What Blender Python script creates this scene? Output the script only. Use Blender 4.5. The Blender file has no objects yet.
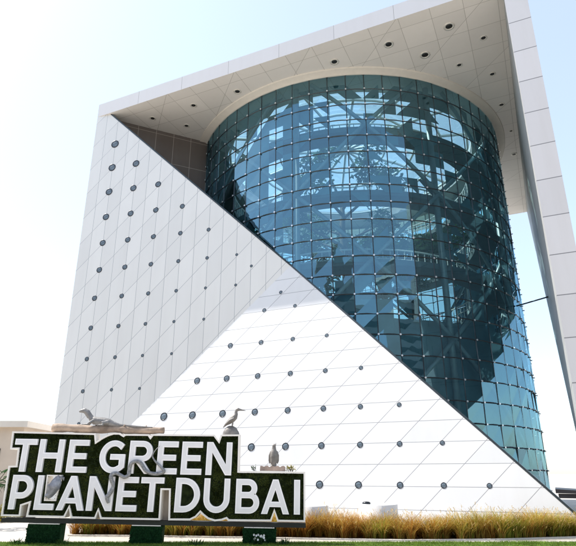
import bpy, bmesh, math, random
from mathutils import Vector, Matrix, noise
from mathutils.geometry import tessellate_polygon

random.seed(11)
scene = bpy.context.scene
COL = scene.collection
PI = math.pi

# ------------------------------------------------------------------ camera
cam_d = bpy.data.cameras.new('camera')
cam_d.sensor_fit = 'HORIZONTAL'
cam_d.sensor_width = 36.0
cam_d.lens = 34.36
cam_d.clip_start, cam_d.clip_end = 0.1, 20000
cam = bpy.data.objects.new('camera', cam_d)
COL.objects.link(cam)
cr = Vector((0.909142, 0.416485, -0.000319))
cu = Vector((0.143315, -0.312121, 0.939171))
cf = Vector((-0.391051, 0.853886, 0.343451))
m = Matrix((cr, cu, -cf)).transposed().to_4x4()
m.translation = Vector((24.043, -22.448, 1.9105))
cam.matrix_world = m
scene.camera = cam

# ------------------------------------------------------------------ world, sun, exposure
SUN = Vector((-0.73, -0.111, 1.0)).normalized()
world = bpy.data.worlds.new('World')
scene.world = world
world.use_nodes = True
wn = world.node_tree
for n in list(wn.nodes):
    wn.nodes.remove(n)
sky = wn.nodes.new('ShaderNodeTexSky')
sky.sky_type = 'NISHITA'
sky.sun_disc = False
sky.sun_elevation = math.asin(SUN.z)
sky.sun_rotation = math.atan2(SUN.x, SUN.y)
sky.air_density = 1.0
sky.dust_density = 1.0
sky.ozone_density = 1.2
bg = wn.nodes.new('ShaderNodeBackground')
bg.inputs['Strength'].default_value = 0.10
wo = wn.nodes.new('ShaderNodeOutputWorld')
hz = wn.nodes.new('ShaderNodeMix')          # bright desert haze over the whole sky
hz.data_type = 'RGBA'
hz.blend_type = 'ADD'
hz.inputs[0].default_value = 1.0
hz.inputs[7].default_value = (1.76, 1.86, 1.84, 1.0)
wn.links.new(sky.outputs[0], hz.inputs[6])
wn.links.new(hz.outputs[2], bg.inputs['Color'])
wn.links.new(bg.outputs[0], wo.inputs['Surface'])

sun_d = bpy.data.lights.new('sun', 'SUN')
sun_d.energy = 3.4
sun_d.angle = math.radians(0.35)
sun_d.color = (1.0, 0.95, 0.87)
sun = bpy.data.objects.new('sun', sun_d)
COL.objects.link(sun)
sun.rotation_euler = (-SUN).to_track_quat('-Z', 'Y').to_euler()
sun.location = (-40, -10, 60)

vs = scene.view_settings
vs.view_transform = 'Standard'
vs.look = 'None'
vs.gamma = 1.0
vs.exposure = 1.2
vs.use_curve_mapping = False
scene.cycles.max_bounces = 10
scene.cycles.transparent_max_bounces = 24
scene.cycles.glossy_bounces = 4


# ------------------------------------------------------------------ materials
class NT:
    """small helper to write node graphs"""
    def __init__(self, name):
        self.mat = bpy.data.materials.new(name)
        self.mat.use_nodes = True
        self.t = self.mat.node_tree
        for n in list(self.t.nodes):
            self.t.nodes.remove(n)
        self.out = self.n('ShaderNodeOutputMaterial')

    def n(self, typ, **kw):
        nd = self.t.nodes.new(typ)
        for k, v in kw.items():
            setattr(nd, k, v)
        return nd

    def put(self, sock, v):
        if hasattr(v, 'is_linked') or hasattr(v, 'links'):
            self.t.links.new(v, sock)
        else:
            sock.default_value = v

    def math(self, op, a, b=None, c=None):
        nd = self.n('ShaderNodeMath', operation=op)
        self.put(nd.inputs[0], a)
        if b is not None:
            self.put(nd.inputs[1], b)
        if c is not None:
            self.put(nd.inputs[2], c)
        return nd.outputs[0]

    def mix(self, f, a, b):
        nd = self.n('ShaderNodeMix', data_type='RGBA')
        self.put(nd.inputs[0], f)
        self.put(nd.inputs[6], a)
        self.put(nd.inputs[7], b)
        return nd.outputs[2]

    def noise(self, scale, vec=None, detail=4.0, rough=0.55):
        nd = self.n('ShaderNodeTexNoise')
        nd.inputs['Scale'].default_value = scale
        nd.inputs['Detail'].default_value = detail
        nd.inputs['Roughness'].default_value = rough
        if vec is not None:
            self.put(nd.inputs['Vector'], vec)
        return nd.outputs['Fac']

    def ramp(self, f, lo, hi):
        nd = self.n('ShaderNodeMapRange')
        nd.clamp = True
        self.put(nd.inputs[0], f)
        nd.inputs[1].default_value = lo
        nd.inputs[2].default_value = hi
        return nd.outputs[0]

    def coords(self):
        tc = self.n('ShaderNodeTexCoord')
        sp = self.n('ShaderNodeSeparateXYZ')
        self.t.links.new(tc.outputs['Object'], sp.inputs[0])
        return tc.outputs['Object'], sp.outputs[0], sp.outputs[1], sp.outputs[2]

    def bump(self, h, strength=0.3, dist=0.02):
        b = self.n('ShaderNodeBump')
        b.inputs['Strength'].default_value = strength
        b.inputs['Distance'].default_value = dist
        self.put(b.inputs['Height'], h)
        return b.outputs[0]

    def finish(self, col, rough=0.6, metal=0.0, normal=None, spec=0.5, trans=None):
        p = self.n('ShaderNodeBsdfPrincipled')
        self.put(p.inputs['Base Color'], col)
        self.put(p.inputs['Roughness'], rough)
        self.put(p.inputs['Metallic'], metal)
        self.put(p.inputs['Specular IOR Level'], spec)
        if normal is not None:
            self.put(p.inputs['Normal'], normal)
        self.t.links.new(p.outputs[0], self.out.inputs['Surface'])
        return self.mat


def rgb(r, g, b):
    return (r, g, b, 1.0)


def plain(name, c, rough=0.6, metal=0.0, var=0.15, scale=3.0, bump=0.0, spec=0.5, bscale=None):
    k = NT(name)
    v, x, y, z = k.coords()
    f = k.noise(scale, v)
    col = k.mix(k.ramp(f, 0.3, 0.7), rgb(*[q * (1 - var) for q in c]), rgb(*[min(1, q * (1 + var)) for q in c]))
    nb = None
    if bump:
        nb = k.bump(k.noise(bscale or scale * 4, v), bump, 0.03)
    return k.finish(col, rough, metal, nb, spec)


def panel_mat(name, base, lines, rough=0.45, joint=(0.22, 0.22, 0.23), width=0.016, grime=0.06, cell=1.7):
    """cladding panels: joints along a list of (ax, ay, az, offset, spacing) families"""
    k = NT(name)
    v, x, y, z = k.coords()
    total = None
    cellv = []
    for (ax, ay, az, off, sp) in lines:
        e = k.math('MULTIPLY', x, ax)
        e = k.math('ADD', e, k.math('MULTIPLY', y, ay))
        e = k.math('ADD', e, k.math('MULTIPLY', z, az))
        e = k.math('DIVIDE', k.math('SUBTRACT', e, off), sp)
        cellv.append(k.math('FLOOR', e))
        d = k.math('ABSOLUTE', k.math('SUBTRACT', k.math('FRACT', k.math('ADD', e, 0.5)), 0.5))
        w = width / sp * math.sqrt(ax * ax + ay * ay + az * az)
        ln = k.math('LESS_THAN', d, w)
        total = ln if total is None else k.math('MAXIMUM', total, ln)
    cv = k.n('ShaderNodeCombineXYZ')
    for i, q in enumerate(cellv[:3]):
        k.put(cv.inputs[i], q)
    wnz = k.n('ShaderNodeTexWhiteNoise')
    wnz.noise_dimensions = '3D'
    k.put(wnz.inputs['Vector'], cv.outputs[0])
    rnd = wnz.outputs['Value']
    mp = k.n('ShaderNodeMapping')
    mp.inputs['Scale'].default_value = (1.3, 1.3, 0.12)
    k.put(mp.inputs['Vector'], v)
    streak = k.ramp(k.noise(1.6, mp.outputs[0], 6), 0.45, 0.75)
    cloud = k.noise(0.35, v, 3)
    col = k.mix(rnd, rgb(*[q * 0.93 for q in base]), rgb(*base))
    col = k.mix(k.math('MULTIPLY', streak, grime), col, rgb(0.35, 0.31, 0.27))
    col = k.mix(k.math('MULTIPLY', k.ramp(cloud, 0.4, 0.7), 0.05), col, rgb(0.5, 0.48, 0.46))
    col = k.mix(total, col, rgb(*joint))
    h = k.math('SUBTRACT', k.math('MULTIPLY', rnd, 0.2), total)
    nb = k.bump(h, 0.25, 0.02)
    rg = k.math('ADD', k.math('MULTIPLY', rnd, 0.12), rough)
    return k.finish(col, rg, 0.0, nb, 0.35)


WHITE = (0.80, 0.80, 0.80)
M = {}
M['left_clad'] = panel_mat('left_cladding', (0.83, 0.82, 0.79),
                           [(1, 0, 0, 1.6, 0.84), (1, 0, -1, 0.45, 1.7)], width=0.012, joint=(0.43, 0.44, 0.45))
M['low_clad'] = panel_mat('lower_cladding', WHITE,
                          [(0, 0, 1, 1.45, 0.825), (1, 0, -1.03, 0.13, 1.68)], width=0.011, joint=(0.34, 0.34, 0.35))
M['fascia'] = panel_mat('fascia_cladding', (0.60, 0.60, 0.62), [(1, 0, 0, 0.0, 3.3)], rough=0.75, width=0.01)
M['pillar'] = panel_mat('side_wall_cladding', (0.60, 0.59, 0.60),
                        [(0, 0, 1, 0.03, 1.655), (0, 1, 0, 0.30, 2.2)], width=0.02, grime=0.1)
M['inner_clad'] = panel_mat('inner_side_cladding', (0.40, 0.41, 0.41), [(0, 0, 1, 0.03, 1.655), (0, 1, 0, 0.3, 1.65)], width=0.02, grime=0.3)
M['soffit'] = panel_mat('soffit_panels', (0.76, 0.72, 0.67),
                        [(1, 0, 0, 0.78, 1.6), (0, 1, 0, 0.75, 1.62), (1, 1, 0, 0.7, 4.8)], width=0.011,
                        joint=(0.42, 0.39, 0.35), grime=0.05)
M['brown'] = panel_mat('brown_cladding', (0.12, 0.10, 0.088),
                       [(1, 0, 0, 0.2, 1.2), (0, 0, 1, 0.6, 2.1)], width=0.014, joint=(0.36, 0.32, 0.29))
M['collar'] = plain('soffit_collar', (0.72, 0.67, 0.59), 0.5, var=0.04)
M['steel_dark'] = plain('dark_steel', (0.055, 0.07, 0.078), 0.4, 0.6, var=0.1)
M['steel_grey'] = plain('grey_steel', (0.36, 0.43, 0.46), 0.45, 0.2, var=0.1)
M['clamp'] = plain('clamp_metal', (0.75, 0.77, 0.78), 0.3, 0.5, var=0.05)
M['inner_panel'] = plain('inner_panel', (0.09, 0.20, 0.235), 0.5, 0.0, var=0.35, scale=0.5)
M['slab'] = plain('concrete_slab', (0.10, 0.13, 0.14), 0.7, var=0.1)
M['rock'] = plain('rock_terrace', (0.05, 0.055, 0.05), 0.9, var=0.5, scale=0.8, bump=0.6)
M['lattice'] = plain('white_lattice', (0.75, 0.76, 0.75), 0.5, var=0.04)
M['port_rim'] = plain('porthole_rim', (0.022, 0.026, 0.032), 0.35, 0.4, var=0.1)
M['port_lens'] = plain('porthole_lens', (0.12, 0.155, 0.185), 0.28, 0.0, var=0.6, scale=1.6, spec=0.5)
M['lamp_ring'] = plain('downlight_ring', (0.72, 0.69, 0.62), 0.35, 0.3, var=0.05)
M['lamp_well'] = plain('downlight_well', (0.012, 0.012, 0.012), 0.5, 0.0, var=0.1)
M['roofing'] = plain('roof_membrane', (0.55, 0.54, 0.52), 0.8)


def glass_mat(name, tint, gloss, base, extra):
    k = NT(name)
    v, x, y, z = k.coords()
    g = k.n('ShaderNodeBsdfGlossy')
    g.inputs['Color'].default_value = gloss
    g.inputs['Roughness'].default_value = 0.012
    wob = k.bump(k.noise(0.9, v, 2), 0.05, 0.05)
    k.put(g.inputs['Normal'], wob)
    t = k.n('ShaderNodeBsdfTransparent')
    t.inputs['Color'].default_value = tint
    fr = k.n('ShaderNodeFresnel')
    fr.inputs['IOR'].default_value = 1.5
    f = k.math('ADD', k.math('MULTIPLY', fr.outputs[0], extra), base)
    f.node.use_clamp = True
    mx = k.n('ShaderNodeMixShader')
    k.put(mx.inputs[0], f)
    k.t.links.new(t.outputs[0], mx.inputs[1])
    k.t.links.new(g.outputs[0], mx.inputs[2])
    k.t.links.new(mx.outputs[0], k.out.inputs['Surface'])
    return k.mat


M['glass'] = glass_mat('curtain_glass', rgb(0.60, 0.85, 0.88), rgb(0.36, 0.65, 0.80), 0.23, 0.85)
M['sky_glass'] = glass_mat('skylight_glass', rgb(0.85, 0.92, 0.92), rgb(0.9, 0.95, 1.0), 0.04, 0.8)


def paving_mat():
    k = NT('pale_paving')
    v, x, y, z = k.coords()
    a = k.noise(0.4, v, 5)
    b = k.noise(9.0, v, 4)
    col = k.mix(k.ramp(a, 0.3, 0.7), rgb(0.40, 0.365, 0.32), rgb(0.48, 0.45, 0.41))
    col = k.mix(k.math('MULTIPLY', k.ramp(b, 0.4, 0.8), 0.25), col, rgb(0.36, 0.32, 0.28))
    return k.finish(col, 0.85, 0, k.bump(b, 0.2, 0.01), 0.2)


def soil_mat(name, c1, c2, scale=4):
    k = NT(name)
    v, x, y, z = k.coords()
    a = k.noise(scale, v, 8)
    col = k.mix(k.ramp(a, 0.35, 0.65), rgb(*c1), rgb(*c2))
    return k.finish(col, 0.95, 0, k.bump(a, 0.5, 0.03), 0.1)


M['paving'] = paving_mat()
M['kerb'] = plain('kerb_concrete', (0.62, 0.59, 0.54), 0.85, var=0.08, scale=6, bump=0.2)
M['soil'] = soil_mat('bed_soil', (0.05, 0.035, 0.022), (0.10, 0.07, 0.045))
M['turf'] = soil_mat('lawn_soil', (0.05, 0.085, 0.02), (0.08, 0.14, 0.03), 8)


def leafy(name, c, var=0.4):
    """matte leaf with some light through it"""
    k = NT(name)
    v, x, y, z = k.coords()
    f = k.noise(2.5, v, 3)
    col = k.mix(k.ramp(f, 0.3, 0.7), rgb(*[q * (1 - var) for q in c]), rgb(*[min(1, q * (1 + var)) for q in c]))
    d = k.n('ShaderNodeBsdfDiffuse')
    k.put(d.inputs['Color'], col)
    t = k.n('ShaderNodeBsdfTranslucent')
    k.put(t.inputs['Color'], col)
    mx = k.n('ShaderNodeMixShader')
    mx.inputs[0].default_value = 0.35
    k.t.links.new(d.outputs[0], mx.inputs[1])
    k.t.links.new(t.outputs[0], mx.inputs[2])
    k.t.links.new(mx.outputs[0], k.out.inputs['Surface'])
    return k.mat


M['blade'] = leafy('lawn_blade', (0.12, 0.19, 0.03))
M['blade_pale'] = leafy('lawn_blade_pale', (0.19, 0.27, 0.05))
M['straw'] = leafy('straw_grass', (0.48, 0.33, 0.075), 0.25)
M['rust_grass'] = leafy('rust_grass', (0.36, 0.17, 0.035), 0.3)
M['green_grass'] = leafy('green_grass', (0.25, 0.27, 0.04), 0.3)
M['plume'] = leafy('grass_plume', (0.52, 0.38, 0.16), 0.2)
M['leaf_dark'] = leafy('dark_leaf', (0.035, 0.075, 0.03))
M['leaf_mid'] = leafy('mid_leaf', (0.07, 0.14, 0.035))
M['leaf_gold'] = leafy('golden_leaf', (0.28, 0.24, 0.05))
M['bark'] = plain('bark', (0.09, 0.07, 0.05), 0.9, var=0.3, scale=5, bump=0.5)
M['moss'] = soil_mat('moss_board', (0.006, 0.010, 0.004), (0.022, 0.032, 0.010), 7)
M['moss_tuft'] = leafy('moss_tuft', (0.055, 0.070, 0.018), 0.5)
M['moss_tuft_dark'] = leafy('moss_tuft_dark', (0.018, 0.026, 0.007), 0.5)
M['rim'] = plain('cream_rim', (0.88, 0.83, 0.76), 0.5, var=0.03)
M['letter'] = plain('letter_white', (0.95, 0.925, 0.915), 0.35, var=0.015)
M['letter_core'] = plain('letter_core', (0.80, 0.785, 0.78), 0.4, var=0.05)
M['ledge'] = plain('ledge_dark', (0.012, 0.016, 0.012), 0.6, var=0.2)
M['turf_box'] = soil_mat('green_pedestal', (0.006, 0.028, 0.010), (0.014, 0.055, 0.018), 12)
M['cast_grey'] = plain('cast_grey', (0.22, 0.21, 0.20), 0.5, 0.15, var=0.25, scale=6, bump=0.3)
M['cast_dark'] = plain('cast_dark', (0.19, 0.175, 0.16), 0.55, 0.1, var=0.3, scale=5, bump=0.3)
M['cast_blue'] = plain('cast_bluish', (0.26, 0.265, 0.29), 0.45, 0.2, var=0.5, scale=5, bump=0.25)
M['snake'] = plain('cast_snake', (0.26, 0.26, 0.26), 0.45, 0.3, var=0.4, scale=18, bump=0.4, bscale=30)
M['backing'] = plain('backing_panel', (0.46, 0.40, 0.33), 0.7, var=0.1)
M['driftwood'] = plain('driftwood', (0.34, 0.255, 0.19), 0.8, var=0.4, scale=3, bump=0.6)
M['wood_base'] = plain('wood_base', (0.36, 0.27, 0.22), 0.8, var=0.25, scale=5, bump=0.5)
M['flower'] = plain('white_petal', (0.8, 0.8, 0.78), 0.6, var=0.05)
M['beige'] = plain('beige_render', (0.62, 0.52, 0.42), 0.8, var=0.06, scale=1.5)
M['beige_pale'] = plain('pale_render', (0.72, 0.66, 0.58), 0.8, var=0.05, scale=1.5)
M['dark_open'] = plain('dark_opening', (0.015, 0.015, 0.017), 0.3, var=0.1)
M['canopy'] = plain('canopy_metal', (0.13, 0.105, 0.095), 0.5, 0.2, var=0.2)
M['drum'] = plain('drum_white', (0.76, 0.74, 0.72), 0.5, var=0.04)
M['drum_top'] = plain('drum_top', (0.36, 0.46, 0.52), 0.25, var=0.05)


# ------------------------------------------------------------------ mesh helpers
class MB:
    def __init__(self):
        self.v, self.f, self.mi, self.sm = [], [], [], []

    def add(self, vs, fs, mi=0, smooth=False):
        o = len(self.v)
        self.v += [tuple(p) for p in vs]
        for f in fs:
            self.f.append([i + o for i in f])
            self.mi.append(mi)
            self.sm.append(smooth)

    def box(self, a, b, mi=0):
        (x0, y0, z0), (x1, y1, z1) = a, b
        vs = [(x0, y0, z0), (x1, y0, z0), (x1, y1, z0), (x0, y1, z0), (x0, y0, z1), (x1, y0, z1), (x1, y1, z1), (x0, y1, z1)]
        self.add(vs, [(0, 3, 2, 1), (4, 5, 6, 7), (0, 1, 5, 4), (1, 2, 6, 5), (2, 3, 7, 6), (3, 0, 4, 7)], mi)

    def prism(self, loops, fn, d0, d1, mi=0):
        """solid from 2D loops (outer, holes...); fn(u, v, d) gives the 3D point"""
        pts = [p for l in loops for p in l]
        tris = tessellate_polygon([[Vector((p[0], p[1], 0)) for p in l] for l in loops])
        n = len(pts)
        vs = [fn(p[0], p[1], d0) for p in pts] + [fn(p[0], p[1], d1) for p in pts]
        fs = []
        for t in tris:
            a, b, c = [pts[i] for i in t]
            ar = (b[0] - a[0]) * (c[1] - a[1]) - (b[1] - a[1]) * (c[0] - a[0])
            if abs(ar) < 1e-10:
                continue
            t = tuple(t) if ar > 0 else tuple(reversed(t))
            fs.append(t)
            fs.append(tuple(i + n for i in reversed(t)))
        o = 0
        for l in loops:
            q = len(l)
            for i in range(q):
                j = (i + 1) % q
                fs.append((o + i, o + j, o + j + n, o + i + n))
            o += q
        self.add(vs, fs, mi)

    def tube(self, pts, rad, seg=8, mi=0, smooth=True, cap=True, squash=1.0):
        pts = [Vector(p) for p in pts]
        if not isinstance(rad, (list, tuple)):
            rad = [rad] * len(pts)
        rings = []
        up = None
        for i, p in enumerate(pts):
            d = (pts[min(i + 1, len(pts) - 1)] - pts[max(i - 1, 0)]).normalized()
            if up is None:
                up = Vector((0, 0, 1)) if abs(d.z) < 0.9 else Vector((1, 0, 0))
            sx = d.cross(up).normalized()
            up = sx.cross(d).normalized()
            rings.append([p + (sx * math.cos(2 * PI * k / seg) * squash + up * math.sin(2 * PI * k / seg)) * rad[i] for k in range(seg)])
        vs = [q for r in rings for q in r]
        fs = []
        for i in range(len(pts) - 1):
            for k in range(seg):
                a, b = i * seg + k, i * seg + (k + 1) % seg
                fs.append((a, b, b + seg, a + seg))
        if cap:
            fs.append(tuple(reversed(range(seg))))
            fs.append(tuple((len(pts) - 1) * seg + k for k in range(seg)))
        self.add(vs, fs, mi, smooth)

    def lathe(self, prof, cen=(0, 0, 0), seg=32, mi=0, smooth=True, a0=0.0, a1=2 * PI):
        full = abs(a1 - a0 - 2 * PI) < 1e-6
        n = seg if full else seg + 1
        vs = []
        for (r, z) in prof:
            for k in range(n):
                a = a0 + (a1 - a0) * k / seg
                vs.append((cen[0] + r * math.cos(a), cen[1] + r * math.sin(a), cen[2] + z))
        fs = []
        for i in range(len(prof) - 1):
            for k in range(seg):
                a, b = i * n + k, i * n + (k + 1) % n
                fs.append((a, b, b + n, a + n))
        self.add(vs, fs, mi, smooth)

    def build(self, name, mats, parent=None, loc=None, kind=None):
        me = bpy.data.meshes.new(name)
        me.from_pydata(self.v, [], self.f)
        for q in (mats if isinstance(mats, (list, tuple)) else [mats]):
            me.materials.append(q)
        me.polygons.foreach_set('material_index', self.mi)
        me.polygons.foreach_set('use_smooth', self.sm)
        me.update()
        o = bpy.data.objects.new(name, me)
        COL.objects.link(o)
        if parent is not None:
            o.parent = parent
        if loc is not None:
            o.location = loc
        if kind:
            o['kind'] = kind
        return o


def fix_normals(o):
    bm = bmesh.new()
    bm.from_mesh(o.data)
    bmesh.ops.recalc_face_normals(bm, faces=bm.faces)
    bm.to_mesh(o.data)
    bm.free()
    return o


def empty(name, loc=(0, 0, 0)):
    o = bpy.data.objects.new(name, None)
    o.empty_display_size = 0.2
    COL.objects.link(o)
    o.location = loc
    return o


def tag(o, label, cat, group=None):
    o['label'] = label
    o['category'] = cat
    if group:
        o['group'] = group
    return o


def remesh(mb, name, mat, voxel, parent=None, sub=0):
    """fuse overlapping tubes into one continuous skin"""
    o = mb.build(name + '_src', mat)
    fix_normals(o)
    r = o.modifiers.new('r', 'REMESH')
    r.mode = 'VOXEL'
    r.voxel_size = voxel
    s = o.modifiers.new('s', 'SMOOTH')
    s.iterations = 4
    s.factor = 0.5
    dg = bpy.context.evaluated_depsgraph_get()
    dg.update()
    me = bpy.data.meshes.new_from_object(o.evaluated_get(dg))
    src = o.data
    bpy.data.objects.remove(o)
    bpy.data.meshes.remove(src)
    me.name = name
    me.materials.clear()
    me.materials.append(mat)
    me.polygons.foreach_set('use_smooth', [True] * len(me.polygons))
    n = bpy.data.objects.new(name, me)
    COL.objects.link(n)
    if parent is not None:
        n.parent = parent
    return n


# ------------------------------------------------------------------ ground
W, H, D, T = 26.0, 24.926, 26.83, 0.9645
ZS = H - T                       # soffit height
MID = Vector((W / 2, 1.95, 12.10))
CX, CY, R = 12.72, 13.18, 10.9

g = MB()
g.add([(-6000, -6000, 0), (6000, -6000, 0), (6000, 6000, 0), (-6000, 6000, 0)], [(0, 1, 2, 3)])
g.build('ground', M['paving'], kind='structure')

FH = Vector((-0.41638, 0.90919, 0.0))
RH = Vector((0.90919, 0.41638, 0.0))
CAMG = Vector((24.043, -22.448, 0))


def gp(across, ahead, z=0.0):
    return CAMG + RH * across + FH * ahead + Vector((0, 0, z))


# lawn in front, its far edge runs past the sign
g = MB()
g.add([gp(-30, 16.5, 0.012), gp(30, 16.5, 0.012), gp(30, 18.05, 0.012), gp(-30, 18.05, 0.012)], [(0, 1, 2, 3)])
g.build('lawn_ground', M['turf'], kind='structure')

# planting bed with a kerb on its front side
front = [(9.15, -7.25), (9.6, -7.08), (11.7, -6.3), (16.5, -4.95), (19.5, -4.1), (22.0, -2.75), (24.3, -0.95), (25.8, 0.25)]
back = [(p[0] - 0.80 * (1 if p[0] < 20 else 0.6), p[1] + 1.9 * (1 if p[0] < 20 else 0.45)) for p in front]
g = MB()
for i in range(len(front) - 1):
    a, b, c, d = front[i], front[i + 1], back[i + 1], back[i]
    g.add([(a[0], a[1], 0.02), (b[0], b[1], 0.02), (c[0], c[1], 0.02), (d[0], d[1], 0.02)], [(0, 1, 2, 3)])
g.build('bed_ground', M['soil'], kind='structure')
g = MB()
for i in range(len(front) - 1):
    a, b = Vector((*front[i], 0)), Vector((*front[i + 1], 0))
    n = Vector((b.y - a.y, a.x - b.x, 0)).normalized() * 0.14
    vs = [a, b, b + n, a + n]
    g.add([(q.x, q.y, zz) for zz in (0.0, 0.035) for q in vs],
          [(4, 5, 6, 7), (0, 1, 5, 4), (1, 2, 6, 5), (2, 3, 7, 6), (3, 0, 4, 7)])
g.build('kerb', M['kerb'], kind='structure')


# ------------------------------------------------------------------ the building
bld = tag(empty('white_building'), 'huge white cube building with folded triangular walls around a blue glass drum', 'building')


def yleft(x):
    return MID.y * x / MID.x


def ylow(z):
    return MID.y * z / MID.z


TH = 0.35
# roof slab with a round skylight opening
mb = MB()
circ = [(CX + 9.2 * math.cos(2 * PI * k / 72), CY + 9.2 * math.sin(2 * PI * k / 72)) for k in range(72)]
mb.prism([[(0, 0), (W, 0), (W, D), (0, D)], circ], lambda u, v, d: (u, v, d), ZS, H)
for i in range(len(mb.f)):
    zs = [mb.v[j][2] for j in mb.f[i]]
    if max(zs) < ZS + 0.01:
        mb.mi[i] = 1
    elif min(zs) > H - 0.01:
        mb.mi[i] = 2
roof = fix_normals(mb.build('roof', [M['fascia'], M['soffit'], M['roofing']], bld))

# recessed lamps in the soffit
lm = MB()
lm.lathe([(0.62, 0.02), (0.62, -0.06), (0.0, -0.05)], seg=20, mi=1)
lm.lathe([(0.95, 0.0), (1.0, -0.10), (0.80, -0.14), (0.66, -0.10), (0.62, -0.04)], seg=28, mi=0)
proto = fix_normals(lm.build('downlight', [M['lamp_ring'], M['lamp_well']], roof))
lamps = [(19.09, 1.58, .27), (20.73, 3.22, .28), (22.3, 1.64, .28), (23.85, 3.25, .19), (22.35, 4.86, .18), (24.0, 6.45, .19),
         (3.2, 1.62, .21), (6.42, 1.6, .21), (4.76, 3.24, .20), (15.93, 1.62, .25), (9.63, 1.58, .23), (24.25, 9.7, .2), (24.6, 16.2, .2),
         (24.6, 13.0, .15)]
for i, (x, y, r) in enumerate(lamps):
    o = proto if i == 0 else proto.copy()
    if i:
        COL.objects.link(o)
        o.parent = roof
    o.location = (x, y, ZS)
    o.scale = (r, r, r)

# collar between glass drum and soffit
mb = MB()
mb.lathe([(R + 0.55, ZS + 0.02), (R + 0.55, ZS - 0.05), (R + 0.52, ZS - 0.07), (R + 0.12, ZS - 0.07), (R + 0.10, ZS - 0.12), (R - 0.05, ZS - 0.12), (R - 0.05, ZS + 0.02)],
         (CX, CY, 0), 128)
fix_normals(mb.build('soffit_collar', M['collar'], bld))

# skylight over the drum
mb = MB()
mb.lathe([(0.0, H + 0.9), (4.5, H + 0.7), (9.2, H - 0.10)], (CX, CY, 0), 48, smooth=False)
skyl = mb.build('skylight', M['sky_glass'], bld)
mb = MB()
for k in range(16):
    a = 2 * PI * k / 16
    mb.tube([(CX, CY, H + 0.75), (CX + 4.5 * math.cos(a), CY + 4.5 * math.sin(a), H + 0.55), (CX + 9.15 * math.cos(a), CY + 9.15 * math.sin(a), H - 0.3)], 0.10, 6)
for rr, zz in ((3.0, H + 0.55), (5.2, H + 0.35), (7.2, H + 0.0), (9.0, H - 0.35)):
    mb.tube([(CX + rr * math.cos(2 * PI * k / 32), CY + rr * math.sin(2 * PI * k / 32), zz) for k in range(33)], 0.09, 6, cap=False)
mb.build('skylight_frame', M['lattice'], skyl)

# left folded triangle
mb = MB()
mb.prism([[(0, 0), (MID.x, MID.z), (T, ZS), (0, ZS)]], lambda u, v, d: (u, yleft(u) + d, v), 0, TH)
left = fix_normals(mb.build('folded_wall', M['left_clad'], bld))
left['label'] = 'shaded grey upright triangle of the wall'
# lower folded triangle
mb = MB()
mb.prism([[(0, 0), (W - T, 0), (MID.x, MID.z)]], lambda u, v, d: (u, ylow(v) + d, v), 0, TH)
low = fix_normals(mb.build('folded_wall', M['low_clad'], bld))
low['label'] = 'sunlit white leaning triangle of the wall'
# slim metal edging along the diagonal
mb = MB()
for a, b in (((T, yleft(T), ZS), MID), (MID, (W - T, 0, 0))):
    a, b = Vector(a), Vector(b)
    d = (b - a).normalized()
    s = Vector((d.z, 0, -d.x)) * -1
    if s.z < 0:
        s = -s
    o1, o2 = s * 0.004, s * 0.075
    y0, y1 = Vector((0, -0.02, 0)), Vector((0, TH + 0.05, 0))
    q = [a + o1 + y0, b + o1 + y0, b + o2 + y0, a + o2 + y0, a + o1 + y1, b + o1 + y1, b + o2 + y1, a + o2 + y1]
    mb.add(q, [(0, 1, 2, 3), (7, 6, 5, 4), (0, 4, 5, 1), (1, 5, 6, 2), (2, 6, 7, 3), (3, 7, 4, 0)])
fix_normals(mb.build('edge_trim', M['steel_dark'], bld))

# portholes: a dark rim round a bulging lens
pm = MB()
pm.lathe([(1.0, 0.0), (1.0, 0.10), (0.92, 0.13), (0.80, 0.10), (0.74, 0.05)], seg=24, mi=0)
pm.lathe([(0.76, 0.05), (0.5, 0.11), (0.25, 0.15), (0.0, 0.16)], seg=24, mi=1)
ph = fix_normals(pm.build('porthole', [M['port_rim'], M['port_lens']], left))
first = [True]


def porthole(parent, x, z, r, nrm, y):
    if first[0]:
        o = ph
        first[0] = False
    else:
        o = ph.copy()
        COL.objects.link(o)
    o.parent = parent
    q = Vector(nrm).to_track_quat('Z', 'Y')
    o.matrix_local = Matrix.Translation((x, y, z)) @ q.to_matrix().to_4x4() @ Matrix.Diagonal((r * .94, r * .94, r * .7, 1))


nl = Vector((MID.y, -MID.x, 0)).normalized()
nb = Vector((0, -MID.z, MID.y)).normalized()
LX = [1.58, 3.24, 4.89, 6.58, 8.30, 10.02]
cols = {0: range(0, 6), 1: range(-4, 5), 2: range(-4, 4), 3: range(-3, 3), 4: range(-2, 2), 5: range(-1, 1)}
for i, js in cols.items():
    for j in js:
        z = 13.07 + 1.705 * j - (0.0 if i else 0.0)
        x = LX[i]
        if j < 0:
            z = 13.07 + 1.74 * j
        porthole(left, x, z, max(0.085, 0.28 - 0.0105 * (21.5 - z) - 0.0125 * (x - 1.6)), nl, yleft(x))
for z in (11.35, 9.6, 7.85, 6.1, 4.4):
    porthole(left, 1.5, z, 0.28 - 0.0105 * (21.5 - z), nl, yleft(1.5))
porthole(left, 10.87, 12.32, 0.085, nl, yleft(10.87))
low_pts = [(12.57, 10.64), (11.71, 9.75), (13.42, 9.78)]
for z, xs in ((8.03, (9.95, 11.7, 13.42, 15.17)), (6.33, (8.25, 9.97, 11.69, 13.41, 15.16, 16.85)),
              (4.62, (6.57, 8.27, 9.98, 11.72, 13.4, 15.13, 16.83, 18.51)),
              (3.05, (4.9, 6.6, 8.3, 10.0, 11.71, 13.41, 15.1, 16.82, 18.48, 20.17)),
              (1.5, (3.2, 4.9, 6.6, 8.3, 10.0, 11.7, 13.4, 15.08, 16.76, 18.45, 20.12, 21.76))):
    low_pts += [(x, z) for x in xs]
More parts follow.
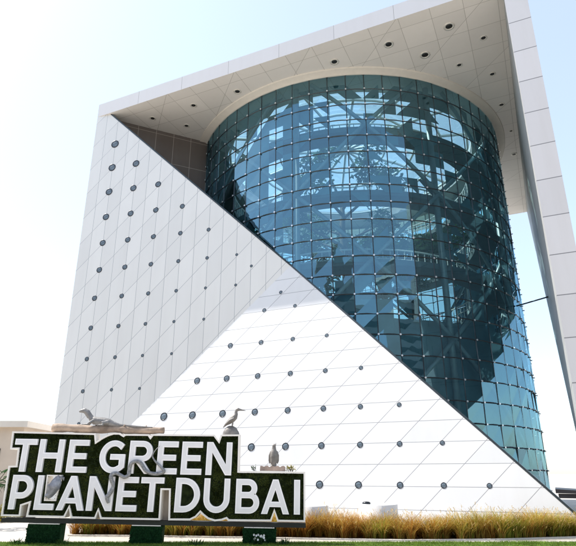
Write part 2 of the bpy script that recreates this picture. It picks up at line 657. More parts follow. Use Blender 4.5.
for x, z in low_pts:
    porthole(low, x, z, max(0.085, 0.22 - 0.0095 * (x - 6.57) - 0.010 * (z - 4.5)), nb, ylow(z))

# right side wall: narrows to the bottom front corner
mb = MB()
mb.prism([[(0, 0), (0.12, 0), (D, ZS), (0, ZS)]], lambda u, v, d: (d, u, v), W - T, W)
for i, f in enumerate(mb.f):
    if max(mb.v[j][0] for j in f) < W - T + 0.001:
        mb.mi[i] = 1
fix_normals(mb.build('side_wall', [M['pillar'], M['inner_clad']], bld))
# left side wall and rear wall (only glimpsed)
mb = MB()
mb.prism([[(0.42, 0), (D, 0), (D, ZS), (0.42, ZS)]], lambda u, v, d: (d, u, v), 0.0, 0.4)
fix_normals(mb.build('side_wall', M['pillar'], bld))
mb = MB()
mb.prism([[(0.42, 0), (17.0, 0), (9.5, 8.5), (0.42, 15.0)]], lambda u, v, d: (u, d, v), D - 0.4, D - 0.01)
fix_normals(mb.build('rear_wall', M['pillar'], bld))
# brown wall running back from the left corner to the drum
mb = MB()
a, b = Vector((0.95, 0.82, 0)), Vector((5.05, 5.6, 0))
dr = (b - a).normalized()
nn = Vector((dr.y, -dr.x, 0))
cw = MB()
cw.box((0, 0, 0), ((b - a).length, 0.3, ZS - 0.01))
cwo = cw.build('corner_wall', M['brown'], bld, loc=a)
cwo.rotation_euler = (0, 0, math.atan2(dr.y, dr.x))

# glass drum: 64 panes round, 23 high
NC, NR = 64, 23
RZ = (ZS - 0.10) / NR


def cyl(r, c, z):
    t = 2 * PI * (c + 0.25) / NC
    return Vector((CX + r * math.cos(t), CY + r * math.sin(t), z))


mb = MB()
rg = random.Random(5)
for c in range(NC):
    for j in range(NR):
        tl = [rg.uniform(-0.022, 0.022) for _ in range(4)]
        q = [cyl(R + tl[0], c + 0.02, j * RZ + 0.02), cyl(R + tl[1], c + 0.98, j * RZ + 0.02),
             cyl(R + tl[0] + tl[2], c + 0.98, (j + 1) * RZ - 0.02), cyl(R + tl[1] + tl[2], c + 0.02, (j + 1) * RZ - 0.02)]
        mb.add(q, [(0, 1, 2, 3)])
drum = mb.build('glass_drum', M['glass'], bld)
mb = MB()
for c in range(NC):
    mb.tube([cyl(R - 0.02, c, 0), cyl(R - 0.02, c, ZS - 0.05)], 0.033, 5, smooth=False, cap=False)
for j in range(1, NR + 1):
    mb.tube([cyl(R - 0.02, c * 0.25, j * RZ + (0, 0.024, 0.032, 0.024)[c % 4]) for c in range(4 * NC + 1)], 0.034, 5, smooth=False, cap=False)
mb.build('glazing_frame', M['steel_dark'], drum)
mb = MB()
for c in range(NC):
    for j in range(1, NR):
        p = cyl(R - 0.02, c, j * RZ)
        e = cyl(R + 0.075, c, j * RZ)
        mb.tube([p, e], 0.028, 5, smooth=False, mi=1)
        mb.tube([e, cyl(R + 0.10, c, j * RZ)], 0.052, 6, smooth=False, mi=0)
mb.build('glass_clamps', [M['clamp'], M['steel_dark']], drum)

# steel bracing behind the glass: big diagonals four panes apart, columns every eight
mb = MB()
RB = R - 0.42
for i in range(0, NC, 4):
    for j in range(0, NR, 4):
        if ((i + j) // 4) % 2 == 0:
            for s in (-4, 4):
                mb.tube([cyl(RB, i + s * q / 4, (j + q) * RZ) for q in range(5) if (j + q) * RZ < ZS], 0.12, 6)
        else:
            pass
    for j in range(0, NR, 4):
        if ((i + j) // 4) % 2 == 1 and j + 4 <= NR + 1:
            for s in (-4, 4):
                pass
for i in range(0, NC, 4):
    for j in range(4, NR + 4, 4):
        if ((i + j) // 4) % 2 == 0:
            for s in (-4, 4):
                mb.tube([cyl(RB, i + s * q / 4, max(0, min(ZS - .05, (j - q) * RZ))) for q in range(5) if (j - q) <= NR], 0.12, 6)
for i in range(0, NC, 8):
    mb.tube([cyl(RB - 0.25, i, 0), cyl(RB - 0.25, i, ZS - 0.02)], 0.17, 8)
mb.build('steel_bracing', M['steel_grey'], drum)

# shading panels held in the bracing, cut along its diagonals
mb = MB()
RP = R - 0.85
for c in range(NC):
    for j in range(NR):
        for half in (0, 1):
            n = noise.noise(Vector((c * 0.23, j * 0.33, 3.1 + half * 0.15)))
            n += 0.75 * noise.noise(Vector((c * 0.9, j * 0.9, 8.2 + half * 2)))
            top = j / NR
            lim = 0.03 + 0.22 * (1 - min(1, abs(top - 0.62) * 2.2)) if top > 0.36 else -0.9
            if n < lim:
                continue
            a, b, d, e = cyl(RP, c, j * RZ), cyl(RP, c + 1, j * RZ), cyl(RP, c + 1, (j + 1) * RZ), cyl(RP, c, (j + 1) * RZ)
            k = (c // 4 + j // 4) % 2 == 0
            tri = ([a, b, d], [a, d, e])[half] if k else ([a, b, e], [b, d, e])[half]
            ang = (c + .5) / NC * 360
            if 20 < ang < 160 and top > 0.3:     # rear side stays open to the sky
                continue
            mb.add(tri, [(0, 1, 2)])
mb.build('inner_panels', M['inner_panel'], drum)

# galleries and planted rock inside
mb = MB()
for j in (4, 8, 12, 16, 20):
    z = j * RZ
    mb.lathe([(R - 0.9, z - 0.16), (R - 0.9, z + 0.16), (R - 2.3, z + 0.16), (R - 2.3, z - 0.16), (R - 0.9, z - 0.16)], (CX, CY, 0), 64, smooth=False)
fix_normals(mb.build('gallery', M['slab'], drum))
mb = MB()
mb.lathe([(9.9, 0), (9.9, 2.0), (9.0, 5.2), (8.2, 5.5), (7.6, 8.3), (5.5, 8.8), (4.6, 11.0), (0, 11.3)], (CX, CY, 0), 40)
mb.build('rock_terrace', M['rock'], drum)
# white railings along the galleries
for j in (8, 12, 16, 20):
    z = j * RZ + 0.16
    rr_ = R - 2.2
    mb = MB()
    mb.tube([cyl(rr_, c * .5, z + 1.1) for c in range(2 * NC + 1)], 0.05, 5, smooth=False, cap=False)
    mb.tube([cyl(rr_, c * .5, z + 0.55) for c in range(2 * NC + 1)], 0.03, 4, smooth=False, cap=False)
    for c in range(0, NC * 2):
        mb.tube([cyl(rr_, c * .5, z - .02), cyl(rr_, c * .5, z + 1.12)], 0.028, 4, smooth=False)
    mb.build('railing', M['lattice'], drum)

# strut tying the drum to the right side wall
mb = MB()
za = 11.0
mb.tube([cyl(R + 0.02, 64.4 - 3.0, za), (W - T + 0.05, 9.6, za + 0.03)], 0.042, 8)
fix_normals(mb.build('tie_strut', M['steel_dark'], bld))


# ------------------------------------------------------------------ leaves and trees
def leaf_cloud(mb, cen, rad, n, size, mi, rnd, flat=0.8):
    for _ in range(n):
        u = Vector((rnd.gauss(0, 1), rnd.gauss(0, 1), rnd.gauss(0, 1))).normalized() * (rnd.random() ** 0.45)
        p = Vector(cen) + Vector((u.x * rad, u.y * rad, u.z * rad * flat))
        d = Vector((rnd.uniform(-1, 1), rnd.uniform(-1, 1), rnd.uniform(-0.7, 0.5))).normalized()
        s = d.cross(Vector((rnd.uniform(-1, 1), rnd.uniform(-1, 1), rnd.uniform(-1, 1)))).normalized()
        L = size * rnd.uniform(0.6, 1.3)
        mb.add([p, p + d * L * .5 + s * L * .22, p + d * L, p + d * L * .5 - s * L * .22], [(0, 1, 2, 3)], mi)


def dome_tree(loc, h, spread, seed, label):
    rnd = random.Random(seed)
    t = tag(empty('rainforest_tree', loc), label, 'tree', 'trees growing inside the glass drum')
    mb = MB()
    mb.tube([(0, 0, 0), (0.15, 0.1, h * .35), (-0.1, 0.2, h * .7), (0.1, 0, h * .95)], [0.45, .34, .24, .08], 9)
    lf = MB()
    for k in range(9):
        a = 2 * PI * k / 9 + rnd.uniform(-.3, .3)
        z = h * rnd.uniform(0.5, 0.9)
        rr = spread * rnd.uniform(.55, 1)
        e = Vector((rr * math.cos(a), rr * math.sin(a), z + h * .16))
        mb.tube([(0, 0.1, z), e * 0.5 + Vector((0, 0, z * .5)), e], [.13, .09, .04], 6)
        for _ in range(3):
            leaf_cloud(lf, e + Vector((rnd.uniform(-1, 1), rnd.uniform(-1, 1), rnd.uniform(-.6, .6))), 0.95, 130, 0.42, rnd.choice((0, 0, 1)), rnd)
    mb.build('trunk', M['bark'], t)
    lf.build('crown', [M['leaf_dark'], M['leaf_mid']], t)


dome_tree((CX - 0.5, CY, 10.6), 12.0, 4.6, 21, 'tall broad tree on the rock in the middle of the glass drum')
dome_tree((CX - 4.6, CY - 1.5, 8.3), 9.0, 3.4, 22, 'leafy tree behind the left part of the glass drum')
dome_tree((CX + 4.4, CY - 1.0, 8.3), 8.0, 3.2, 23, 'leafy tree behind the right part of the glass drum')
dome_tree((CX + 1.0, CY + 5.3, 8.3), 10.5, 3.6, 24, 'dark tree at the far back inside the glass drum')


# ------------------------------------------------------------------ the sign
TILT = math.radians(-0.976)
SO = Vector((9.12378, -9.92261, 0.58304))
UPV = Vector((0, 0, 1))
sx = RH * math.cos(TILT) + UPV * math.sin(TILT)
sz = UPV * math.cos(TILT) - RH * math.sin(TILT)
SM = Matrix((sx, FH, sz)).transposed().to_4x4()
SM.translation = SO
sign = tag(empty('hedge_sign'), 'long dark green moss sign with big white letters reading THE GREEN PLANET DUBAI', 'sign')
sign.matrix_world = SM


def on_sign(name, label, cat, a=0, b=0, dep=0, group=None):
    o = empty(name)
    o.matrix_world = SM @ Matrix.Translation((a, dep, b))
    return tag(o, label, cat, group)


OUT = [(-0.17, 2.56), (2.40, 2.545), (2.45, 2.31), (2.62, 2.43), (2.77, 2.51), (2.94, 2.565), (3.13, 2.57), (3.26, 2.50), (3.32, 2.54), (4.03, 2.545),
       (4.09, 2.47), (4.15, 2.55), (6.05, 2.565), (6.19, 2.40), (6.24, 2.57), (6.83, 2.585), (6.85, 1.53), (8.84, 1.54), (8.85, 0.16), (8.03, 0.16),
       (7.94, 0.42), (7.86, 0.16), (6.60, 0.15), (6.54, 0.205), (6.41, 0.16), (6.21, 0.135), (6.0, 0.19), (5.85, 0.29), (5.77, 0.36), (5.65, 0.23),
       (5.48, 0.15), (4.85, 0.14), (4.80, 0.96), (4.59, 0.96), (4.61, 0.14), (2.86, 0.14), (2.77, 0.36), (2.72, 0.14), (1.99, 0.15), (1.90, 0.42),
       (1.81, 0.16), (0.68, 0.16), (0.70, 0.53), (0.50, 0.46), (0.51, 0.17), (-0.06, 0.17), (-0.10, 1.56), (0.12, 1.57), (0.09, 2.04), (-0.14, 2.03)]
OUT = list(reversed(OUT))       # counter-clockwise
HOLE = [(1.14, 1.29), (1.54, 1.29), (1.45, 0.64), (1.17, 0.64)]    # clockwise seen the other way


def offset(poly, d):
    ar = sum(poly[i][0] * poly[(i + 1) % len(poly)][1] - poly[(i + 1) % len(poly)][0] * poly[i][1] for i in range(len(poly)))
    sg = 1 if ar > 0 else -1
    res = []
    n = len(poly)
    for i in range(n):
        p0, p1, p2 = Vector(poly[i - 1]), Vector(poly[i]), Vector(poly[(i + 1) % n])
        e1, e2 = (p1 - p0).normalized(), (p2 - p1).normalized()
        n1, n2 = Vector((-e1.y, e1.x)) * sg, Vector((-e2.y, e2.x)) * sg
        k = n1 + n2
        l = max(0.35, 1 + n1.dot(n2))
        q = p1 + k * (d / l)
        res.append((q.x, q.y))
    return res


RW = 0.052
DEPTH = 0.32
inn = offset(OUT, RW)
hin = offset(HOLE, -0.04)
sf = lambda u, v, d: (u, d, v)
mb = MB()
mb.prism([inn, list(reversed(hin))], sf, 0.0, DEPTH)
board = fix_normals(mb.build('board', M['moss'], sign))
mb = MB()


def ring(mb, A, B, d0, d1):
    n = len(A)
    vs = [(p[0], d, p[1]) for d in (d0, d1) for L in (A, B) for p in L]
    fs = []
    for i in range(n):
        j = (i + 1) % n
        fs += [(i, j, n + j, n + i), (2 * n + i, 3 * n + i, 3 * n + j, 2 * n + j), (i, 2 * n + i, 2 * n + j, j), (n + i, n + j, 3 * n + j, 3 * n + i)]
    mb.add(vs, fs)


ring(mb, OUT, offset(OUT, RW - 0.003), -0.06, DEPTH + 0.02)
fix_normals(mb.build('rim', M['rim'], sign))
mb = MB()
ring(mb, HOLE, offset(HOLE, -0.037), -0.06, DEPTH + 0.02)
fix_normals(mb.build('gap_rim', M['rim'], sign))
# bottom beam and the three green pedestals
mb = MB()
mb.box((-0.06, 0.02, 0.0), (8.86, DEPTH + 0.10, 0.115))
mb.build('bottom_beam', M['ledge'], sign)
for a0, a1, b1 in ((0.40, 0.78, 0.60), (4.52, 4.92, 1.02)):
    mb = MB()
    mb.box((a0, DEPTH + 0.03, 0.12), (a1, DEPTH + 0.07, b1))
    mb.build('backing_panel', M['backing'], sign)
for a0, a1 in ((0.74, 1.72), (3.76, 4.68), (7.04, 8.0)):
    mb = MB()
    mb.box((a0, 0.03, -0.68), (a1, DEPTH + 0.08, -0.03))
    rr = random.Random(int(a0 * 10))
    for _ in range(1500):
        p = Vector((rr.uniform(a0, a1), 0.03, rr.uniform(-0.58, -0.04)))
        L = rr.uniform(.03, .06)
        a = rr.uniform(0, 2 * PI)
        t = Vector((math.cos(a), -rr.uniform(.3, 1), math.sin(a))) * L
        s = Vector((-math.sin(a), 0, math.cos(a))) * L * .3
        mb.add([p + s, p - s, p + t], [(0, 1, 2)])
    ped = mb.build('pedestal', M['turf_box'], sign)
    mb = MB()
    mb.box((a0 + 0.03, 0.0, -0.028), (a1 - 0.05, 0.05, -0.004))
    mb.build('cap_strip', M['rim'], ped)


# letters -------------------------------------------------------------
def arc(cx, cy, rx, ry, a0, a1, n=14):
    return [(cx + rx * math.cos(math.radians(a0 + (a1 - a0) * i / n)), cy + ry * math.sin(math.radians(a0 + (a1 - a0) * i / n))) for i in range(n + 1)]


def glyph(ch, x0, x1, y0, y1, s):
    w, h = x1 - x0, y1 - y0
    xm, ym = (x0 + x1) / 2, (y0 + y1) / 2
    if ch == 'I':
        return [[(x0, y0), (x1, y0), (x1, y1), (x0, y1)]]
    if ch == 'T':
        return [[(xm - s / 2, y0), (xm + s / 2, y0), (xm + s / 2, y1 - s), (x1, y1 - s), (x1, y1), (x0, y1), (x0, y1 - s), (xm - s / 2, y1 - s)]]
    if ch == 'L':
        return [[(x0, y0), (x1, y0), (x1, y0 + s), (x0 + s, y0 + s), (x0 + s, y1), (x0, y1)]]
    if ch == 'H':
        return [[(x0, y0), (x0 + s, y0), (x0 + s, ym - s / 2), (x1 - s, ym - s / 2), (x1 - s, y0), (x1, y0), (x1, y1), (x1 - s, y1), (x1 - s, ym + s / 2), (x0 + s, ym + s / 2), (x0 + s, y1), (x0, y1)]]
    if ch == 'E':
        k = x1 - 0.05
        return [[(x0, y0), (x1, y0), (x1, y0 + s), (x0 + s, y0 + s), (x0 + s, ym - s / 2), (k, ym - s / 2), (k, ym + s / 2), (x0 + s, ym + s / 2), (x0 + s, y1 - s), (x1, y1 - s), (x1, y1), (x0, y1)]]
    if ch == 'N':
        return [[(x0, y0), (x0 + s, y0), (x0 + s, y1 - s * 1.75), (x1 - s * 1.05, y0), (x1, y0), (x1, y1), (x1 - s, y1), (x1 - s, y0 + s * 1.75), (x0 + s * 1.05, y1), (x0, y1)]]
    if ch == 'A':
        ap = 0.082
        hs = s * 1.06
        lx = lambda y: x0 + (xm - ap - x0) * (y - y0) / h
        rx = lambda y: x1 - (x1 - xm - ap) * (y - y0) / h
        c0, c1 = y0 + 0.20 * h, y0 + 0.20 * h + s * 0.85
        # inner edges meet
        k = (xm - ap - x0) / h
        ya = y0 + (xm - x0 - hs) / k
        ya = min(ya, y1 - s)
        return [[(x0, y0), (x0 + hs, y0), (lx(c0) + hs, c0), (rx(c0) - hs, c0), (x1 - hs, y0), (x1, y0), (xm + ap, y1), (xm - ap, y1)],
                [(lx(c1) + hs, c1), (xm, ya), (rx(c1) - hs, c1)]]
    if ch == 'U':
        r = w / 2
        return [[(x0, y1), (x0, y0 + r)] + arc(xm, y0 + r, r, r, 180, 360)[1:] + [(x1, y1), (x1 - s, y1), (x1 - s, y0 + r)] + arc(xm, y0 + r, r - s, r - s, 360, 180)[1:] + [(x0 + s, y1)]]
    if ch == 'D':
        r = h / 2
        k = x1 - r
        return [[(x0, y0), (k, y0)] + arc(k, ym, r, r, -90, 90)[1:] + [(x0, y1)],
                [(x0 + s, y1 - s), (k, y1 - s)] + arc(k, ym, r - s, r - s, 90, -90)[1:] + [(x0 + s, y0 + s)]]
    if ch in 'PR':
        b = y0 + (0.31 if ch == 'P' else 0.36) * h
        r = (y1 - b) / 2
        k = x1 - r
        hole = [(x0 + s, y1 - s), (k, y1 - s)] + arc(k, b + r, r - s, r - s, 90, -90)[1:] + [(x0 + s, b + s)]
        if ch == 'P':
            return [[(x0, y0), (x0 + s, y0), (x0 + s, b), (k, b)] + arc(k, b + r, r, r, -90, 90)[1:] + [(x0, y1)], hole]
        return [[(x0, y0), (x0 + s, y0), (x0 + s, b), (k - 0.20, b), (x1 - s * 1.12, y0), (x1 + 0.03, y0), (k + 0.06, b + 0.015)] + arc(k, b + r, r, r, -76, 90)[1:] + [(x0, y1)], hole]
    if ch == 'B':
        sp = y0 + 0.53 * h
        r1 = (sp + s * .5 - y0) / 2
        r2 = (y1 - sp + s * .5) / 2
        k1, k2 = x1 - r1, x1 - 0.07 - r2
        o = [(x0, y0), (k1, y0)] + arc(k1, y0 + r1, r1, r1, -90, 62)[1:] + arc(k2, y1 - r2, r2, r2, -52, 90) + [(x0, y1)]
        return [o, [(x0 + s, sp - s * .5), (k1, sp - s * .5)] + arc(k1, y0 + r1, r1 - s, r1 - s, 90, -90)[1:] + [(x0 + s, y0 + s)],
                [(x0 + s, y1 - s), (k2, y1 - s)] + arc(k2, y1 - r2, r2 - s, r2 - s, 90, -90)[1:] + [(x0 + s, sp + s * .5)]]
    if ch == 'G':
        rx_, ry_ = w * 0.56, h / 2
        cx = x0 + rx_
        o = arc(cx, ym, rx_, ry_, 48, 318, 30)
        i = arc(cx, ym, rx_ - s, ry_ - s, 300, 42, 26)
        # bar: right side stem and shelf
        pts = o + [(x1, y0 + 0.16), (x1, ym + s * .45), (xm - 0.06, ym + s * .45), (xm - 0.06, ym - s * .5), (x1 - s, ym - s * .5), (x1 - s, y0 + 0.235)] + i[1:]
        return [pts]


word1 = [('T', 0.0, 0.67), ('H', 0.76, 1.51), ('E', 1.66, 2.26), ('G', 2.62, 3.39), ('R', 3.51, 4.21), ('E', 4.37, 4.98), ('E', 5.10, 5.72), ('N', 5.85, 6.62)]
word2 = [('P', 0.12, 0.76), ('L', 0.87, 1.44), ('A', 1.53, 2.34), ('N', 2.41, 3.16), ('E', 3.28, 3.88), ('T', 3.96, 4.64), ('D', 5.0, 5.73), ('U', 5.84, 6.61), ('B', 6.79, 7.49), ('A', 7.55, 8.37), ('I', 8.51, 8.69)]
S = 0.172
shades = []      # a dark bare margin round every letter
for (wd, y0, y1) in ((word1, 1.40, 2.345), (word2, 0.36, 1.31)):
    for ch, x0, x1 in wd:
        loops = glyph(ch, x0, x1, y0, y1, S)
        mb = MB()
        mb.prism(loops, sf, -0.10, -0.002)
        lt = fix_normals(mb.build('letter', M['letter'], sign))
        big = offset(loops[0], -0.06)
        shades.append((big, (min(q[0] for q in big), max(q[0] for q in big), min(q[1] for q in big), max(q[1] for q in big))))
        # grey inlay: the same outline drawn in
        core = [offset(l, 0.034) if i == 0 else offset(l, -0.034) for i, l in enumerate(loops)]
        mb = MB()
        mb.prism(core, sf, -0.106, -0.096)
        fix_normals(mb.build('inlay', M['letter_core'], lt))

# moss tufts all over the front of the board
mb = MB()
rnd = random.Random(3)


def inside(p, poly):
    c = False
    n = len(poly)
    for i in range(n):
        (x1, y1), (x2, y2) = poly[i], poly[(i + 1) % n]
        if (y1 > p[1]) != (y2 > p[1]) and p[0] < (x2 - x1) * (p[1] - y1) / (y2 - y1) + x1:
            c = not c
    return c


cnt = 0
for _ in range(30000):
    p = (rnd.uniform(-0.15, 8.85), rnd.uniform(0.15, 2.58))
    if not inside(p, inn) or inside(p, HOLE) or any(b[0] < p[0] < b[1] and b[2] < p[1] < b[3] and inside(p, L) for L, b in shades):
        continue
    n = noise.noise(Vector((p[0] * 1.7, p[1] * 1.7, 0.3))) + 0.6 * noise.noise(Vector((p[0] * 6, p[1] * 6, 2.3)))
    mi = 0 if n + rnd.uniform(-.25, .25) > 0.02 else 1
    L = rnd.uniform(0.03, 0.07)
    a = rnd.uniform(0, 2 * PI)
    q = Vector((p[0], 0.0, p[1]))
    t = Vector((math.cos(a), 0, math.sin(a)))
    e = q + t * L * 0.8 + Vector((0, -L * rnd.uniform(.2, .9), 0))
    s = Vector((-math.sin(a), 0, math.cos(a))) * L * 0.28
    mb.add([q + s, q - s, e], [(0, 1, 2)], mi)
mo = mb.build('moss', [M['moss_tuft'], M['moss_tuft_dark']], sign)
mo['kind'] = 'stuff'


# statues on and in the sign ------------------------------------------
# driftwood log
lg = on_sign('driftwood_log', 'long pale driftwood log lying on top of the moss sign', 'log', 0.97, 2.575, 0.16)
mb = MB()
rnd = random.Random(4)
pts, rad = [], []
for i in range(24):
    t = i / 23
    pts.append((t * 3.47, 0.02 * math.sin(t * 9), 0.115 + 0.012 * math.sin(t * 14) - 0.025 * t))
    rad.append(0.135 - 0.035 * t + 0.012 * math.sin(t * 31) + rnd.uniform(-.006, .006))
mb.tube(pts, rad, 14)
for t, s in ((.35, 1), (.62, -1), (.8, 1)):
    mb.tube([(t * 3.47, 0.03 * s, 0.14), (t * 3.47 + .12, 0.10 * s, 0.24)], [.035, .02], 7)
fix_normals(mb.build('trunk', M['driftwood'], lg))

# iguana
ig = on_sign('iguana_statue', 'grey lizard statue with raised head on the driftwood log', 'statue', 2.3, 2.79, 0.12)
mb = MB()
q = lambda a, b, d=0: (a - 2.3, d, b - 2.79)
mb.tube([q(1.73, 3.205), q(1.80, 3.225), q(1.90, 3.235), q(1.99, 3.19), q(2.08, 3.09), q(2.16, 2.985), q(2.26, 2.94), q(2.42, 2.915), q(2.58, 2.90), q(2.72, 2.88), q(2.86, 2.84), q(3.05, 2.805), q(3.4, 2.785), q(3.8, 2.77), q(4.1, 2.765)],
        [.032, .055, .082, .084, .078, .092, .120, .130, .128, .112, .08, .055, .04, .026, .012], 12, squash=0.9)
mb.tube([q(1.92, 3.165, 0), q(2.0, 3.08, 0), q(2.03, 3.0)], [.03, .035, .015], 8)           # dewlap
for s in (-1, 1):
    mb.tube([q(2.24, 2.93, .08 * s), q(2.17, 2.86, .19 * s), q(2.09, 2.90, .20 * s) if s > 0 else q(2.12, 2.80, -.21), q(2.02, 2.805, .2 * s)], [.05, .04, .032, .025], 8)
    for f in (-1, 0, 1):
        mb.tube([q(2.03, 2.80, .2 * s), q(1.94, 2.795, .2 * s + .045 * f)], [.02, .01], 5)
    mb.tube([q(2.70, 2.88, .08 * s), q(2.56, 2.85, .21 * s), q(2.62, 2.795, .22 * s), q(2.47, 2.79, .23 * s)], [.065, .05, .035, .025], 8)
    for f in (-1, 0, 1):
        mb.tube([q(2.48, 2.79, .23 * s), q(2.37, 2.79, .23 * s + .05 * f)], [.02, .01], 5)
    mb.tube([q(1.86, 3.255, .045 * s), q(1.875, 3.262, .062 * s)], [.018, .012], 6)
remesh(mb, 'body', M['cast_grey'], 0.012, ig)

# rock dome and wading bird
dm = on_sign('rock_dome', 'small grey half-round rock on top right end of the upper sign edge', 'rock', 6.53, 2.57, 0.14)
mb = MB()
vsr = []
for i in range(9):
    t = i / 8 * PI / 2
    vsr.append((0.26 * math.cos(t), 0.275 * math.sin(t) + 0.0))
mb.lathe(vsr, (0, 0, 0), 24)
for i, p in enumerate(mb.v):
    n = 1 + .08 * noise.noise(Vector(p) * 9)
    mb.v[i] = (p[0] * n, p[1] * n * .55, p[2] * n)
mb.build('rock', M['cast_dark'], dm)
hb = on_sign('bird_statue', 'slim grey long-billed bird statue standing on the half-round rock', 'statue', 6.55, 2.84, 0.13)
mb = MB()
q = lambda a, b, d=0: (a - 6.55, d, b - 2.84)
mb.tube([q(6.28, 2.79), q(6.36, 2.885), q(6.45, 2.96), q(6.55, 3.04), q(6.63, 3.12), q(6.665, 3.21), q(6.66, 3.28), q(6.68, 3.335), q(6.72, 3.352), q(6.77, 3.345), q(6.85, 3.333), q(6.97, 3.318)],
        [.012, .04, .075, .098, .09, .060, .048, .05, .056, .038, .024, .008], 12, squash=0.8)
for s in (-1, 1):
    mb.tube([q(6.545, 3.0, .04 * s), q(6.575, 2.93, .04 * s), q(6.555, 2.83, .04 * s)], [.038, .022, .02], 8)
    for f in (-1, 0, 1):
        mb.tube([q(6.555, 2.842, .04 * s), q(6.62, 2.825, .04 * s + .03 * f)], [.015, .008], 5)
    mb.tube([q(6.62, 3.07, .065 * s), q(6.5, 3.0, .085 * s), q(6.34, 2.88, .03 * s)], [.035, .045, .012], 8)
remesh(mb, 'body', M['cast_dark'], 0.009, hb)

# penguin on a weathered wooden base, with small plants beside it
wb = on_sign('wood_block', 'weathered brown wooden block on the lower right top of the sign', 'block', 7.86, 1.545, 0.15)
mb = MB()
n = 14
top = [(-0.38 + 0.76 * i / n, 0.135 + 0.02 * math.sin(i * 2.1) + rnd.uniform(-.012, .012)) for i in range(n + 1)]
mb.prism([[(-0.39, 0.0), (0.38, 0.0)] + list(reversed(top))], lambda u, v, d: (u, d, v), -0.13, 0.15)
fix_normals(mb.build('block', M['wood_base'], wb))
pg = on_sign('penguin_statue', 'upright grey penguin statue standing on the brown wooden block', 'statue', 7.88, 1.68, 0.15)
mb = MB()
mb.tube([(0, 0, 0.02), (0, 0, 0.12), (0, 0, .28), (0, 0, .42), (0, 0, .50), (.0, -.005, .56), (0, -.01, .615), (0, -.005, .655)],
        [.075, .105, .118, .10, .07, .058, .055, .025], 14)
mb.tube([(0, -.02, .61), (.05, -.05, .625), (.055, -.06, .69)], [.026, .018, .006], 7)
for s in (-1, 1):
    mb.tube([(.085 * s, 0, .44), (.128 * s, 0.0, .32), (.135 * s, .01, .16), (.118 * s, .01, .07)], [.03, .034, .028, .010], 8)
    mb.tube([(.05 * s, 0.01, .05), (.055 * s, -.06, .0), (.06 * s, -.12, -.005)], [.045, .035, .018], 7)
mb.tube([(0, .07, .08), (0, .14, .0)], [.04, .012], 7)
remesh(mb, 'body', M['cast_dark'], 0.008, pg)
for a, lab, cat_m in ((7.33, 'small sparse green plant left of the wooden block on the sign', 0), (8.38, 'small yellow-green plant right of the wooden block on the sign', 1)):
    pl = on_sign('small_plant', lab, 'plant', a, 1.54, 0.14, 'small plants on the sign top')
    mb = MB()
    rr = random.Random(int(a * 100))
    for _ in range(8 if not cat_m else 14):
        p0 = (rr.uniform(-.13, .13), rr.uniform(-.06, .06), 0)
        p1 = (p0[0] + rr.uniform(-.06, .06), p0[1], rr.uniform(.05, .14))
        mb.tube([p0, p1], [.006, .003], 4, mi=1)
        leaf_cloud(mb, p1, .05, 9 if cat_m else 5, .06, 0, rr)
    mb.build('leaves', [M['leaf_gold'] if cat_m else M['leaf_mid'], M['bark']], pl)

# snake winding over the letters
sn = on_sign('snake_statue', 'grey snake statue winding across the middle letters of the sign', 'statue', 3.0, 0.55, -0.10)
path = [(3.07, 0.58), (3.02, 0.74), (3.10, 0.88), (3.15, 1.06), (3.07, 1.24), (3.07, 1.36), (3.20, 1.40), (3.34, 1.35), (3.47, 1.30), (3.58, 1.38), (3.575, 1.55), (3.62, 1.69), (3.75, 1.75), (3.90, 1.70),
        (4.04, 1.53), (4.17, 1.44), (4.37, 1.41), (4.56, 1.44), (4.62, 1.50), (4.50, 1.62), (4.31, 1.78), (4.235, 1.92), (4.31, 2.08), (4.42, 2.20)]


def spline(P, k=6):
    out = []
    for i in range(len(P) - 1):
        p0, p1, p2, p3 = [Vector(P[max(0, min(len(P) - 1, j))]) for j in (i - 1, i, i + 1, i + 2)]
        for s in range(k):
            t = s / k
            out.append(0.5 * (2 * p1 + (p2 - p0) * t + (2 * p0 - 5 * p1 + 4 * p2 - p3) * t * t + (3 * p1 - p0 - 3 * p2 + p3) * t ** 3))
    out.append(Vector(P[-1]))
    return out


sp = spline(path)
mb = MB()
n = len(sp)
pts = [(p.x - 3.0, -0.045 - 0.015 * math.sin(i * .3), p.y - 0.55) for i, p in enumerate(sp)]
rad = []
for i in range(n):
    t = i / (n - 1)
    r = 0.052 if .12 < t < .75 else (0.052 * max(.2, (1 - t) / .25) if t >= .75 else 0.052)
    if t < .04:
        r = 0.035 + t * .6
    elif t < .11:
        r = 0.062
    if .16 < t < .24:
        r = .058
    rad.append(r)
mb.tube(pts, rad, 12)
mb.build('body', M['snake'], sn)

# grey animal hanging in the gap between L and A
an = on_sign('animal_statue', 'small grey animal statue clinging in the gap between letters L and A', 'statue', 1.36, 1.0, 0.03)
an.scale = (1.15, 1.15, 1.12)
mb = MB()
mb.tube([(.17, 0, .24), (.10, -.03, .22), (.06, -.06, .12), (.02, -.08, 0.0), (-.03, -.08, -.12), (-.07, -.09, -.22), (-.11, -.10, -.28)],
        [.03, .085, .135, .15, .12, .085, .045], 12)
mb.tube([(-.07, -.13, -.19), (-.14, -.16, -.22), (-.17, -.16, -.27)], [.045, .03, .012], 8)
for s in (-1, 1):
    mb.tube([(.08 + .03 * s, -.12, .1), (.0 + .09 * s, -.17, .02), (-.05 + .07 * s, -.16, -.14)], [.045, .05, .018], 8)
    mb.tube([(.09 + .06 * s, -.06, .18), (.14 + .05 * s, -.10, .27), (.18 + .04 * s, -.12, .2)], [.035, .028, .012], 7)
    mb.tube([(-.08 + .05 * s, -.12, -.2), (-.1 + .075 * s, -.12, -.26)], [.03, .012], 6)
mb.tube([(.13, -.02, .24), (.22, -.05, .22), (.23, -.05, .14)], [.04, .03, .01], 7)
